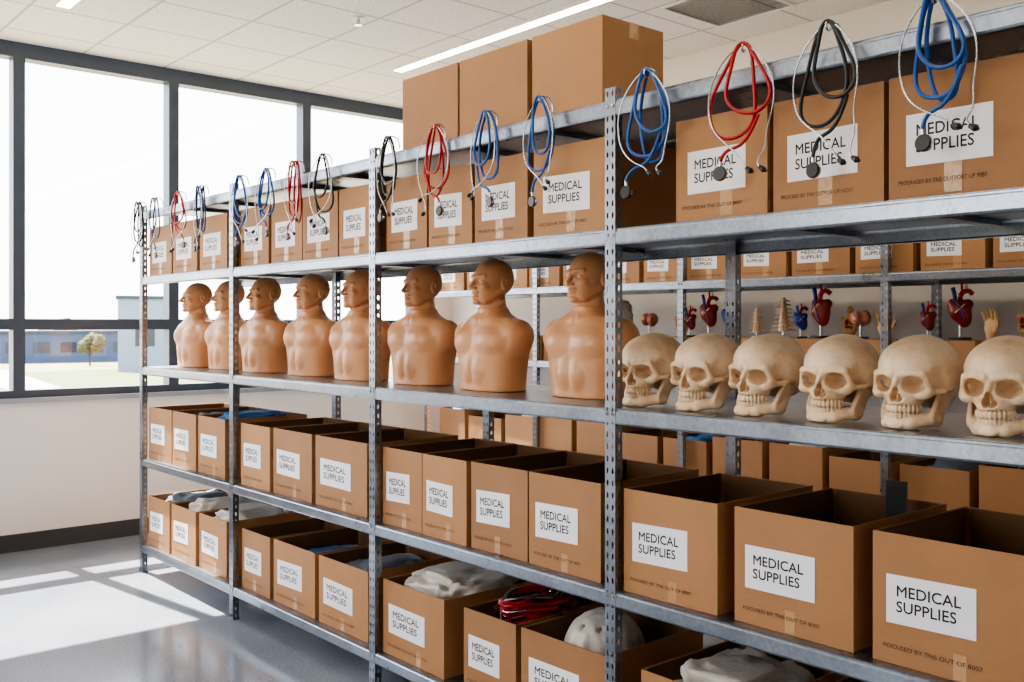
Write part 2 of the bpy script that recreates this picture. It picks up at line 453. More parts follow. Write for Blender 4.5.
# ------------------------------------------------------------------ boxes rack 1
for l,w in [(-6.41,.37),(-6.01,.36),(-5.63,.37),(-5.04,.34),(-4.68,.41),(-4.24,.46),(-3.642,.292),(-3.335,.30),(-3.02,.33),(-2.675,.365),(-2.20,.375),(-1.765,.385),(-1.325,.385)]:
    put_box(l,w,L4)
bottom=[(-6.41,.36),(-6.02,.37),(-5.62,.37),(-5.04,.33),(-4.68,.43),(-4.21,.44),(-3.63,.45),(-3.06,.31),(-2.72,.43),(-2.13,.42),(-1.66,.42),(-1.2,.36)]
for l,w in bottom: put_box(l,w,L5,h=0.32)
for l,w in [(-6.41,.38),(-6.0,.36),(-5.6,.38),(-5.05,.33),(-4.70,.33),(-4.35,.33),(-4.005,.295),(-3.62,.30),(-3.30,.29),(-2.985,.31),(-2.645,.37),(-1.98,.335),(-1.63,.335),(-1.28,.335)]:
    put_box(l,w,L2,d=0.46,h=0.315,closed=True,labelfrac=0.64,lz=0.47,lh=0.13,lx=0.14)
for l,w,d in [(-3.80,.42,.38),(-3.365,.44,.38),(-2.895,.385,.34)]:
    me=box_mesh(w,d,0.40,closed=True,label=False,tape=False)
    place('cardboard_box',me,(l+w/2,0.25+d/2,L1+.001))
me=box_mesh(.26,.14,.26,closed=True,label=False,tape=False); place('cardboard_box',me,(-6.28,0.56,L3+.001))
# ------------------------------------------------------------------ far rack
x=-6.9
while x<-0.3:
    w=rngB.choice([.34,.38,.36])
    put_box(x,w,1.91,d=.42,h=.22,yfront=2.75,closed=True,labelfrac=.55,lz=.55,lh=.09)
    x+=w+.04
FL=[]
x=-6.9
while x<-0.3:
    w=rngB.choice([.38,.42,.36]); h=rngB.choice([.26,.30,.33])
    put_box(x,w,0.60,d=.46,h=h,yfront=2.75,label=False); FL.append((x+w/2,w,h))
    x+=w+.05
x=-6.9
while x<-0.4:
    w=rngB.choice([.44,.48])
    put_box(x,w,0.14,d=.46,h=.32,yfront=2.75)
    x+=w+.05
x=-6.9
while x<-0.35:
    w=rngB.choice([.40,.46])
    me=box_mesh(w,.42,.19,closed=True,label=False,tape=False)
    place('cardboard_box',me,(x+w/2,2.96,L3+.001))
    x+=w+.03

# ------------------------------------------------------------------ SDF tools
def nets(f, lo, hi, h):
    ax=[np.arange(lo[i],hi[i]+h,h) for i in range(3)]
    X,Y,Z=np.meshgrid(*ax,indexing='ij'); F=f(X,Y,Z).astype(np.float64)
    S=F<0; n=np.array(F.shape); c=n-1
    acc=np.zeros((*c,3)); cnt=np.zeros(tuple(c))
    def sl(o): return tuple(slice(o[i],o[i]+c[i]) for i in range(3))
    for axis in range(3):
        oth=[i for i in range(3) if i!=axis]
        for u in (0,1):
            for v in (0,1):
                a=[0,0,0]; a[oth[0]]=u; a[oth[1]]=v; b=list(a); b[axis]=1
                Fa=F[sl(a)]; Fb=F[sl(b)]
                m=(Fa<0)!=(Fb<0); d=np.where(m,Fa-Fb,1.0); t=np.where(m,Fa/d,0)
                for i in range(3):
                    acc[...,i]+=np.where(m,a[i]+(t if i==axis else 0),0)
                cnt+=m
    act=cnt>0; idx=-np.ones(tuple(c),dtype=int); idx[act]=np.arange(act.sum())
    ijk=np.argwhere(act); V=(ijk+acc[act]/cnt[act][:,None])*h+np.array(lo)
    Q=[]
    for axis in range(3):
        o1=(axis+1)%3; o2=(axis+2)%3
        s0=[slice(1,-1)]*3; s1=[slice(1,-1)]*3
        s0[axis]=slice(0,-1); s1[axis]=slice(1,None)
        A=S[tuple(s0)]; B=S[tuple(s1)]
        P=np.argwhere(A!=B); ins=A[A!=B]
        P=P+1; P[:,axis]-=1
        def cell(d1,d2):
            q=P.copy(); q[:,o1]-=d1; q[:,o2]-=d2; return idx[q[:,0],q[:,1],q[:,2]]
        q=np.stack([cell(1,1),cell(0,1),cell(0,0),cell(1,0)],1)
        q[~ins]=q[~ins][:,::-1]; Q.append(q)
    Q=np.concatenate(Q)
    return V,Q
def sdf_mesh(name,f,lo,hi,h,mat,unit=0.01,smooth_it=0):
    V,Q=nets(f,lo,hi,h)
    me=bpy.data.meshes.new(name); me.from_pydata((V*unit).tolist(),[],Q.tolist())
    me.materials.append(mat); me.polygons.foreach_set('use_smooth',[True]*len(me.polygons)); me.update()
    if smooth_it:
        bm=bmesh.new(); bm.from_mesh(me)
        for _ in range(smooth_it): bmesh.ops.smooth_vert(bm,verts=bm.verts,factor=0.5,use_axis_x=True,use_axis_y=True,use_axis_z=True)
        bm.to_mesh(me); bm.free()
    return me
def smin(a,b,k):
    h=np.clip(.5+.5*(b-a)/k,0,1); return b*(1-h)+a*h-k*h*(1-h)
def smax(a,b,k): return -smin(-a,-b,k)
def ell(X,Y,Z,c,r):
    x=(X-c[0]);y=(Y-c[1]);z=(Z-c[2])
    k0=np.sqrt((x/r[0])**2+(y/r[1])**2+(z/r[2])**2); k1=np.sqrt((x/r[0]**2)**2+(y/r[1]**2)**2+(z/r[2]**2)**2)+1e-9
    return k0*(k0-1)/k1
def cap(X,Y,Z,a,b,ra,rb=None):
    rb=ra if rb is None else rb
    a=np.array(a,float);b=np.array(b,float);d=b-a
    t=np.clip(((X-a[0])*d[0]+(Y-a[1])*d[1]+(Z-a[2])*d[2])/d.dot(d),0,1)
    return np.sqrt((X-a[0]-t*d[0])**2+(Y-a[1]-t*d[1])**2+(Z-a[2]-t*d[2])**2)-(ra+(rb-ra)*t)

# ---- skull
def skull(X,Y,Z):
    A=np.abs(X)
    f=ell(X,Y,Z,(0,2.0,13.6),(7.5,9.2,7.2))
    f=smin(f,ell(X,Y,Z,(0,-3.0,13.6),(6.2,5.2,5.6)),2.0)
    f=smin(f,ell(X,Y,Z,(0,5.5,8.8),(5.8,5.2,4.8)),2.5)
    f=smin(f,ell(A,Y,Z,(5.2,2.2,11.6),(2.7,4,4)),2.0)
    f=smax(f,-ell(A,Y,Z,(8.7,-4.2,10.8),(2.7,3.0,3.6)),1.0)
    f=smin(f,cap(A,Y,Z,(5.6,2.8,8.6),(5.2,2.2,5.6),1.3,0.8),0.8)
    f=smin(f,cap(A,Y,Z,(0.9,-7.9,12.1),(4.9,-6.7,12.2),0.9,0.8),0.8)
    f=smin(f,cap(A,Y,Z,(5.2,-6.5,12.1),(5.9,-5.3,9.0),0.75,0.85),0.5)
    f=smin(f,ell(X,Y,Z,(0,-4.6,8.2),(4.2,3.9,4.0)),0.8)
    f=smin(f,ell(A,Y,Z,(4.8,-5.9,7.9),(1.7,1.4,1.25)),0.8)
    f=smin(f,cap(A,Y,Z,(5.4,-5.7,8.2),(7.3,-2.4,8.6),0.9,0.55),0.6)
    f=smin(f,cap(A,Y,Z,(7.3,-2.4,8.6),(7.0,1.6,9.0),0.55,0.5),0.4)
    f=smin(f,cap(X,Y,Z,(0,-7.6,11.3),(0,-9.3,9.2),0.65,0.5),0.5)
    f=smin(f,ell(X,Y,Z,(0,-4.4,6.1),(3.5,4.3,1.5)),0.5)
    f=smax(f,-ell(A,Y,Z,(3.3,-7.6,9.95),(2.25,4.8,1.95)),0.3)
    nz=smin(ell(A,Y,Z,(0.66,-8.6,6.95),(0.8,3.8,0.98)),ell(X,Y,Z,(0,-8.8,8.0),(0.82,3.4,1.45)),0.3)
    f=smax(f,-nz,0.2)
    f=np.minimum(f,cap(X,Y,Z,(0,-7.6,6.2),(0,-7.0,9),0.14))
    f=smax(f,-ell(A,Y,Z,(3.5,-8.5,6.7),(1.1,1.2,1.0)),0.5)
    f=smax(f,-ell(X,Y,Z,(0,-3.2,4.5),(2.4,3.9,1.3)),0.3)
    md=cap(A,Y,Z,(0.0,-7.6,1.3),(2.6,-6.8,1.3),1.2)
    md=smin(md,cap(A,Y,Z,(2.6,-6.8,1.3),(5.4,-1.6,2.2),1.2,1.15),0.6)
    ram=smax(cap(A,Y,Z,(5.4,-1.8,3.0),(6.0,0.6,7.8),2.3,1.9),np.abs(A-(5.4+(Z-2.2)*0.10))-0.6,0.4)
    md=smin(md,ram,1.0)
    md=smin(md,cap(A,Y,Z,(0.0,-7.6,2.1),(2.6,-6.5,2.1),0.75),0.5)
    md=smin(md,cap(A,Y,Z,(2.6,-6.5,2.1),(4.6,-2.2,3.0),0.85,.95),0.6)
    md=smin(md,ell(X,Y,Z,(0,-8.5,0.95),(1.7,0.7,0.8)),0.5)
    f=np.minimum(f,md)
    for i in range(7):
        th=(i+0.5)*0.235
        x=3.35*math.sin(th); y=-4.3-4.3*math.cos(th)
        w=[.46,.38,.43,.42,.44,.52,.52][i]
        f=np.minimum(f,ell(A,Y,Z,(x,y,4.55),(w,w*0.85,0.95)))
        x2=3.15*math.sin(th); y2=-4.2-4.0*math.cos(th)
        f=np.minimum(f,ell(A,Y,Z,(x2,y2,3.15),(w*0.94,w*0.8,0.8)))
    return np.maximum(f,0.12-Z)
sk=sdf_mesh('skull_model',skull,(-8.8,-10.8,-0.6),(8.8,12.2,22.0),0.19,M_BONE,smooth_it=1)
rk=random.Random(5)
for i,xx in enumerate([-2.225,-1.99,-1.76,-1.515,-1.285,-1.055]):
    place('skull_model',sk,(xx,0.19,L3-0.0005),(0,0,math.radians([2,-2,-5,0,-4,2][i])),(1.26,1.22,1.19))

# ---- bust
def bust(X,Y,Z):
    A=np.abs(X)
    zz=[-2,0,4,9,14,19,23,26,28.5,30.5,32,33.5,36,60]
    ww=[17.0,17.0,17.1,17.5,18.6,20.2,20.6,19.4,16.8,12.8,9.2,6.7,5.4,5.4]
    dd=[10.4,10.4,10.5,10.8,11.0,11.0,10.4,9.4,8.4,7.4,6.6,5.8,5.2,5.2]
    zf=np.linspace(-2,60,600)
    def sm(a):
        v=np.interp(zf,zz,a); kk=np.hanning(25); kk/=kk.sum(); return np.convolve(np.pad(v,12,'edge'),kk,'valid')
    w=np.interp(Z,zf,sm(ww)); d=np.interp(Z,zf,sm(dd))
    p=2.5
    f=((A/w)**p+(np.abs(Y-0.5)/d)**p)**(1/p)-1; f=f*np.minimum(w,d)*0.8
    f=np.maximum(f,Z-34)
    f=smin(f,ell(A,Y,Z,(17.2,0.8,23.2),(5.2,6.6,6.6)),3.0)
    pec=smax(ell(A,Y,Z,(7.8,-5.8,20.6),(8.4,5.6,6.0)),-(Z-15.4),1.4)
    f=smin(f,pec,1.9)
    f=smin(f,cap(A,Y,Z,(1.8,-6.2,29.6),(15,-2.0,29.0),0.9,1.1),1.8)
    f=smax(f,-cap(X,Y,Z,(0,-13.1,26),(0,-12.7,6),1.2),1.8)
    f=smin(f,ell(A,Y,Z,(3.4,-8.2,9.0),(4.0,3.2,6.0)),1.6)
    # arm-pit crease
    f=smax(f,-cap(A,Y,Z,(19.4,-7.6,22),(19.8,-7.2,10),1.2),1.6)
    f=smin(f,cap(X,Y,Z,(0,1.2,29),(0,0.2,40),5.8,5.4),2.8)
    f=smin(f,cap(A,Y,Z,(5.5,0.8,37),(1.2,-5.4,30.6),1.0,1.0),1.4)
    h=ell(X,Y,Z,(0,1.2,47.4),(7.6,9.0,8.2))
    h=smin(h,ell(X,Y,Z,(0,-2.8,44.0),(6.3,6.2,7.2)),2.0)
    h=smin(h,ell(X,Y,Z,(0,-4.6,39.2),(4.8,4.1,3.2)),2.0)
    h=smin(h,cap(A,Y,Z,(5.6,0.2,41.3),(3.0,-5.8,38.0),1.6),1.4)
    h=smin(h,cap(A,Y,Z,(0.9,-8.5,47.7),(4.3,-7.0,47.9),0.8),0.8)
    h=smax(h,-ell(A,Y,Z,(2.9,-9.9,46.0),(2.0,2.3,1.25)),0.7)
    h=smin(h,ell(A,Y,Z,(2.9,-7.0,45.8),(1.4,1.25,0.9)),0.25)
    h=smin(h,ell(A,Y,Z,(4.0,-6.5,43.6),(1.9,1.8,1.4)),1.1)
    h=smin(h,cap(X,Y,Z,(0,-8.7,46.6),(0,-11.2,43.3),0.6,0.9),0.7)
    h=smin(h,ell(A,Y,Z,(0.98,-9.9,42.9),(0.8,1.0,0.65)),0.4)
    h=smin(h,ell(X,Y,Z,(0,-8.7,40.95),(2.4,1.35,0.65)),0.3)
    h=smin(h,ell(X,Y,Z,(0,-8.5,39.6),(2.0,1.35,0.7)),0.3)
    h=smax(h,-cap(A,Y,Z,(0,-10.1,40.3),(2.0,-9.3,40.35),0.28),0.2)
    h=smax(h,-ell(X,Y,Z,(0,-9.7,38.5),(1.8,0.95,0.6)),0.5)
    h=smin(h,ell(X,Y,Z,(0,-8.1,37.2),(2.1,1.6,1.3)),0.8)
    h=smin(h,ell(A,Y,Z,(7.4,1.3,45.0),(0.85,1.8,3.0)),0.35)
    h=smax(h,-ell(A,Y,Z,(8.3,0.9,45.3),(0.55,1.0,1.7)),0.3)
    f=smin(f,h,0.8)
    return smax(f,-Z+0.05,0.6)
bu=sdf_mesh('cpr_training_manikin',bust,(-25.0,-15,-0.8),(25.0,13.5,56.8),0.33,M_SKIN,smooth_it=1)
for i,xx in enumerate([-6.20,-5.76,-5.24,-4.72,-4.20,-3.70,-3.17,-2.62]):
    place('training_manikin_bust',bu,(xx,0.27+(.02 if i%2 else 0),L3+0.0),(0,0,math.radians(rk.uniform(-3,3))),(0.97,1.0,0.99))

# ------------------------------------------------------------------ stethoscopes
HOOK=tube('hook',[(0,.045,-.035),(0,.045,.0),(0,.03,.012),(0,.0,.012),(0,-.014,.004),(0,-.012,-.012),(0,0,-.014),(0,.006,-.006)],.0028,M_CHROME)
def loop(w,h,yo,x0,skew,r,n=18):
    pts=[]; ph=r.uniform(0,6.28)
    for i in range(n):
        t=2*math.pi*i/n
        s=math.sin(t); z=-h/2+math.cos(t)*h/2; q=-z/h
        wob=1+.12*math.sin(3*t+ph)
        x=math.copysign(abs(s)**0.85,s)*w*(0.42+0.68*q)*wob
        pts.append((x0*q+x+skew*q, yo+.006*math.sin(t*1.0+x0*60), z))
    return pts
def steth(x, mat, s=1.0, rz=0.0, seed=0):
    r=random.Random(seed*13+5)
    e=place('stethoscope',None,(x,-0.034,2.408),(0,r.uniform(-.09,.09),rz),(s,s,s)); e.empty_display_size=.05
    place('hook',HOOK,(0,0,0),parent=e)
    j=lambda a:r.uniform(-a,a)
    L=0.24+j(.025); sx=r.choice([-1,1])
    specs=[(.070+j(.010),L,.0,j(.02),sx*.016),(.056+j(.010),L*r.uniform(.74,.90),-.012,j(.02),-sx*.020),(.042+j(.008),L*r.uniform(1.02,1.12),.010,j(.02),-sx*.01)]
    for k,(w,l,yo,x0,sk_) in enumerate(specs[:3 if seed%3==0 else 2]):
        c1=tube('tubing',loop(w,l,yo,x0,sk_,r),.0047,mat,cyclic=True); place('tubing_%d'%(k+1),c1,(0,0,.010),parent=e)
    ex=sx*r.uniform(.03,.06); ez=-L-.055+j(.015)
    c3=tube('tubing',[(-sx*.05,-.008,-L*.72),(-sx*.03,-.014,-L*.98),(0,-.018,-L*1.08),(ex*.8,-.018,-L*1.08),(ex,-.018,ez)],.0045,mat); place('tubing_tail',c3,parent=e)
    for k,sg in enumerate((-1,1)):
        W=.088+j(.012); D=.29+j(.03); ox=-sx*(.02+.03*k)+j(.01)
        pts=[(sg*.004,-.004,.006),(sg*.035,-.012,-.012),(sg*W*.92,-.016,-.07),(sg*W,-.016,-.15),(sg*W*.78,-.02,-.215),(sg*W*.3+ox,-.024,-.255-.01*k),(ox,-.026,-D+.012*k),(ox-sx*.012,-.026,-D-.016+.012*k)]
        c=tube('ear_tube',pts,.0021,M_CHROME); place('ear_tube_%d'%(k+1),c,parent=e)
        m=MB(); p=Vector(pts[-1]); q=p+Vector((-sx*.012,0,-.008)); m.cyl(p,q,.005,.0078,M_BLACK,12); m.cyl(q,q+Vector((-sx*.007,0,-.004)),.0078,.003,M_BLACK,12)
        place('ear_tip_%d'%(k+1),m.mesh('ear_tip'),parent=e)
    m=MB(); cx=ex; cz=ez-.03
    m.cyl((cx,-.014,cz),(cx,-.020,cz),.019,.019,M_CHROME,24); m.cyl((cx,-.020,cz),(cx,-.0235,cz),.019,.016,M_BLACK,24)
    m.cyl((cx,-.014,cz),(cx,-.006,cz),.011,.013,M_CHROME,20); m.cyl((cx,-.017,cz+.016),(ex,-.018,ez+.004),.004,.0042,M_CHROME,12)
    place('chest_piece',m.mesh('chest_piece'),parent=e)
ST=[(-6.40,M_BLACK),(-6.12,M_NAVY),(-5.74,M_RED),(-5.43,M_NAVY),(-4.91,M_BLUE),(-4.60,M_BLUE),(-4.307,M_RED),(-4.037,M_BLACK),
    (-3.485,M_BLACK),(-3.15,M_RED),(-2.83,M_BLUE),(-2.527,M_BLUE),(-2.042,M_BLUE),(-1.678,M_RED),(-1.409,M_BLACK),(-1.127,M_BLUE)]
for i,(x,m) in enumerate(ST):
    steth(x,m,s=1.14 if i>11 else 1.05,rz=random.uniform(-.15,.3),seed=i)

# ------------------------------------------------------------------ contents
def lump(name,mat,cx,cy,z0,rx,ry,h,seed,amp=0.22,sub=5):
    bm=bmesh.new(); bmesh.ops.create_icosphere(bm,subdivisions=sub,radius=1)
    off=Vector((seed*3.1,seed*1.7,seed))
    for v in bm.verts:
        p=v.co.copy(); d=0
        for o,a in ((1.6,1),(3.4,.6),(7,.3),(14,.12)):
            d+=a*(1-2*abs(noise.noise(p*o+off)))
        # squarer plan so the contents fill the box
        q=Vector((math.copysign(abs(p.x)**.6,p.x),math.copysign(abs(p.y)**.6,p.y),math.copysign(abs(p.z)**.8,p.z)))
        v.co=q*(1-amp*.6+amp*.6*d)
        v.co.x=max(-1,min(1,v.co.x)); v.co.y=max(-1,min(1,v.co.y)); v.co.z=max(-.98,min(1.0,v.co.z))
        v.co.x*=rx; v.co.y*=ry; v.co.z=(v.co.z+.98)*h/1.98
    me=bpy.data.meshes.new(name); bm.to_mesh(me); bm.free(); me.materials.append(mat)
    me.polygons.foreach_set('use_smooth',[True]*len(me.polygons))
    return place(name,me,(cx,cy,z0))
cy=0.295
z5=L5+.007; z4=L4+.007
lump('crumpled_plastic_bag',M_WHITEPL,-3.405,cy,z5,.20,.22,.37,1,amp=.34)
lump('crumpled_plastic_bag',M_WHITEPL,-5.83,cy,z5,.16,.22,.36,2,amp=.34)
lump('crumpled_plastic_bag',M_WHITEPL,-5.435,cy,z5,.16,.22,.35,3,amp=.34)
lump('crumpled_plastic_bag',M_GREYCL,-4.0,cy,z5,.19,.22,.29,4,amp=.3)
lump('crumpled_plastic_bag',M_WHITEPL,-1.92,cy,z5,.18,.22,.33,8,amp=.34)
lump('folded_blue_drape',M_BLUECL,-5.44,cy,z4,.155,.21,.35,5,amp=.3)
lump('folded_blue_drape',M_BLUECL,-4.47,cy,z5,.19,.21,.25,15,amp=.3)
lump('folded_grey_cloth',M_GREYCL,-5.82,cy,z4,.15,.21,.32,6,amp=.3)
lump('folded_grey_cloth',M_GREYCL,-6.22,cy,z5,.15,.21,.33,7,amp=.3)
lump('folded_grey_cloth',M_GREYCL,-1.0,cy,z5,.14,.21,.30,9,amp=.3)
lump('folded_grey_cloth',M_GREYCL,-2.505,cy,z5,.19,.22,.21,19)
def maskf(X,Y,Z):
    f=ell(X,Y,Z,(0,0,0),(15,17,15.5))
    A=np.abs(X)
    f=smin(f,cap(X,Y,Z,(0,-13.2,8.5),(0,-16.2,4),1.0,1.4),1.2)
    for k in range(-3,4): f=smax(f,-cap(X,Y,Z,(k*3.4,-12,12.4-abs(k)*1.3),(k*3.4,12,12.4-abs(k)*1.1),.55),.4) if k%2 else f
    f=f+.25*np.sin(X*.9+np.sin(Y*.5))*np.sin(Y*.7)
    f=np.maximum(f,-ell(X,Y,Z,(0,0,-1),(13.6,15.6,14.3)))
    return smax(f,-Z,0.4)
mk_=sdf_mesh('moulded_shell',maskf,(-16.5,-19.5,-1),(16.5,18.5,17.2),0.5,M_WHITEPL,smooth_it=1)
place('moulded_training_shell',mk_,(-2.535,cy-.01,L5+.225),(0,0,.3),(1.0,1.0,1.0))
rt=random.Random(11)
def tubing_bundle(x,y,z,n,mats,z0=.08,top=.33,r=.0055):
    e=place('rubber_tubing_bundle',None,(x,y,z)); e.empty_display_size=.05
    for k in range(n):
        pts=[]; zc=z0+(top-z0)*k/(n-1); ph=rt.uniform(0,6.28)
        for i in range(14):
            t=ph+i*.8
            pts.append((math.cos(t)*rt.uniform(.05,.13),math.sin(t)*rt.uniform(.09,.24),max(.012,zc+rt.uniform(-.035,.035))))
        place('tubing_%d'%(k+1),tube('t',pts,r,mats[k%len(mats)]),parent=e)
tubing_bundle(-2.905,cy,z5,26,[M_RED,M_BLACK,M_RED,M_CHROME,M_RED,M_BLACK,M_HEART],z0=.25,top=.345,r=.0062)
tubing_bundle(-1.45,cy,z5,18,[M_HEART,M_BLACK,M_RED],z0=.2,top=.335,r=.0062)
lump('folded_black_cloth',M_BLACK,-2.905,cy,z5,.135,.235,.27,29)
lump('folded_black_cloth',M_BLACK,-1.45,cy,z5,.18,.235,.22,39)
mb=MB(); mb.box(-.03,.03,-.006,.006,0,.40,M_BLACK); mb.box(-.026,.026,-.0068,-.006,.01,.385,M_INK)
mb.obj('splint_bar',(-1.46,.40,z4),(math.radians(-8),0,math.radians(20)))

# ------------------------------------------------------------------ anatomical models on far rack
def heart_mesh(body, ao):
    mb=MB()
    def hf(X,Y,Z):
        f=ell(X,Y,Z,(0,0,13),(4.6,4,5.2))
        f=smin(f,ell(X,Y,Z,(1.8,-.6,9.5),(3,2.8,4)),1.5)
        f=smin(f,ell(X,Y,Z,(-3,.5,16),(2.4,2.4,2.6)),1)
        f=smin(f,ell(X,Y,Z,(3.2,.8,16),(2.2,2.2,2.2)),1)
        return f
    V,Q=nets(hf,(-7,-6,4),(7,6,20),.5)
    mb.add((V*.01).tolist(),Q.tolist(),body,smooth=True)
    def tb(pts,r,m):
        for a,b in zip(pts[:-1],pts[1:]): mb.cyl(a,b,r,r,m,10)
    tb([(0,0,.16),(0,-.005,.195),(.012,-.005,.215),(.035,0,.22),(.05,.01,.205)],.011,ao)
    tb([(-.02,-.01,.17),(-.022,-.012,.2),(-.03,-.012,.235)],.009,M_HBLUE)
    tb([(.008,-.005,.215),(.006,-.005,.25)],.005,ao); tb([(.024,-.005,.215),(.026,-.005,.245)],.005,M_CREAM)
    tb([(-.012,-.035,.17),(.012,-.04,.12),(.02,-.034,.08)],.004,M_HBLUE)
    tb([(.02,-.035,.16),(-.02,-.038,.12)],.0035,M_CREAM)
    mb.cyl((0,0,.004),(0,0,.09),.006,.006,M_CHROME,10)
    mb.cyl((0,0,0),(0,0,.012),.05,.046,M_BLACK,24)
    return mb.mesh('heart_model')
hm=heart_mesh(M_HEART,M_RED); hm2=heart_mesh(M_HBLUE,M_HEART)
TZ=L3+.001+.19+.002
for x,s,r,q in [(-4.10,1.2,.2,0),(-3.26,1.3,-.2,0),(-2.42,1.2,.4,0),(-2.60,.85,0,0),(-3.93,1.0,1.0,1),(-4.26,.85,.5,0),(-1.95,1.1,.1,0),(-3.40,.85,.8,1)]:
    place('anatomical_heart_model',[hm,hm2][q],(x,2.91,TZ),(0,0,r),(s,s,s))
def brain_mesh():
    mb=MB()
    def bf(X,Y,Z):
        f=ell(np.abs(X),Y,Z,(2.4,0,12),(3.2,6.2,4.4))
        g=np.sin(X*2.1+np.sin(Y*1.7)*1.5)*np.sin(Y*2.3+np.sin(Z*1.9)*1.4)*np.sin(Z*2.2+np.sin(X*1.3)*1.2)
        f=f+.35*g
        return smin(f,ell(X,Y,Z,(0,3.6,8.6),(3,2.2,1.8)),.4)
    V,Q=nets(bf,(-7,-7.5,5),(7,7.5,18),.35); mb.add((V*.01).tolist(),Q.tolist(),M_BRAIN,smooth=True)
    mb.cyl((0,0,.0),(0,0,.1),.007,.007,M_CHROME,10); mb.cyl((0,0,0),(0,0,.012),.05,.046,M_BLACK,24)
    return mb.mesh('brain_model')
bn=brain_mesh()
for x,r in [(-3.0,.6),(-1.75,-.4),(-4.62,.3)]:
    place('anatomical_brain_model',bn,(x,2.91,TZ),(0,0,r))
def torso_model():
    mb=MB()
    def tf(X,Y,Z):
        f=ell(X,Y,Z,(0,0,10),(6.2,3.8,8.5)); f=smin(f,ell(np.abs(X),Y,Z,(5.4,0,15.5),(2,2.2,2.2)),1)
        f=smin(f,cap(X,Y,Z,(0,0,16),(0,0,20),1.8),1); f=smin(f,ell(X,Y,Z,(0,-.3,22.6),(2.5,3,3.2)),.5)
        f=smax(f,-ell(X,Y,Z,(0,-3.6,10),(4.2,2.2,6.3)),.3)
        return smax(f,-Z+.1,.3)
    V,Q=nets(tf,(-8.5,-5,-1),(8.5,5,27),.5); mb.add((V*.01).tolist(),Q.tolist(),M_CREAM,smooth=True)
    def of(c,r,m):
        V,Q=nets(lambda X,Y,Z:ell(X,Y,Z,c,r),(c[0]-r[0]-1,c[1]-r[1]-1,c[2]-r[2]-1),(c[0]+r[0]+1,c[1]+r[1]+1,c[2]+r[2]+1),.35)
        mb.add((V*.01).tolist(),Q.tolist(),m,smooth=True)
    of((-2,-2.6,13),(1.6,1.3,2.4),M_HEART); of((2,-2.6,13),(1.6,1.3,2.4),M_HEART); of((-.8,-2.8,9.2),(2.8,1.2,1.2),M_RED)
    of((1.8,-2.8,8.6),(1.4,1.1,1.3),M_OLIVE); of((0,-2.8,5.8),(2.8,1.3,1.9),M_CREAM)
    return mb.mesh('torso_model')
tm=torso_model()
for x,s,r in [(-3.13,.75,.2),(-2.12,.8,-.2),(-4.42,.8,.1)]:
    place('anatomical_torso_model',tm,(x,3.02,TZ),(0,0,r),(s,s,s))
def spine_mesh():
    mb=MB()
    for i in range(8):
        z=.04+i*.025; w=.042-.0036*i
        mb.cyl((0,0,z),(0,0,z+.018),w*.8,w*.72,M_BONE,16)
        mb.cyl((0,0,z+.018),(0,0,z+.025),w*.6,w*.6,M_CREAM,12)
        for sg in(-1,1):
            mb.cyl((0,.01,z+.01),(sg*w*1.8,.02,z+.004),.009,.004,M_BONE,8)
        mb.cyl((0,.02,z+.01),(0,.055,z-.0),.008,.004,M_BONE,8)
        mb.cyl((0,-.0,z+.01),(0,-w*1.1,z+.006),.008,.005,M_BONE,8)
    mb.cyl((0,0,.01),(0,0,.045),.008,.008,M_CHROME,10); mb.cyl((0,0,0),(0,0,.012),.045,.04,M_WHITEM,24)
    return mb.mesh('spine_model')
sm_=spine_mesh()
for x,s in [(-3.54,1.05),(-3.74,.8)]:
    place('anatomical_spine_model',sm_,(x,2.94,TZ),(0,0,.4),(s,s,s))
def handf(X,Y,Z):
    f=ell(X,Y,Z,(0,0,6.5),(4,1.5,4.6))
    f=smin(f,cap(X,Y,Z,(0,0,0),(0,0,4),2.4,2.4),1.2)
    for x,l,sp in((-3,5.2,-1.0),(-1,6.6,-.3),(1,6.9,.3),(2.9,6.2,.9)):
        f=smin(f,cap(X,Y,Z,(x,0,9.5),(x+sp*.6,-.5,9.5+l*.5),.85,.8),.4)
        f=smin(f,cap(X,Y,Z,(x+sp*.6,-.5,9.5+l*.5),(x+sp,-1.6,9.5+l),.8,.65),.2)
    f=smin(f,cap(X,Y,Z,(3,-.5,5),(5.4,-1.6,8),1.1,.9),.6)
    f=smin(f,cap(X,Y,Z,(5.4,-1.6,8),(6.2,-2.4,10.4),.9,.7),.3)
    return smax(f,-Z+.05,.3)
hd=sdf_mesh('hand_model',handf,(-6,-4.5,-.8),(8,4,18),.4,M_CREAM)
for x,r in [(-2.84,.3),(-2.25,-.3)]:
    place('anatomical_hand_model',hd,(x,2.89,TZ),(0,0,r))
lump('wrapped_head_model',M_WHITEPL,-4.95,2.93,TZ,.10,.10,.26,21,amp=.18)
for i,(fx,fw,fh) in enumerate(FL):
    if i%2==0: lump(['folded_blue_drape','crumpled_plastic_bag','folded_grey_cloth'][(i//2)%3],[M_BLUECL,M_WHITEPL,M_GREYCL][(i//2)%3],fx,2.985,.608,fw*.38,.18,fh+.01,30+i,amp=.34,sub=4)

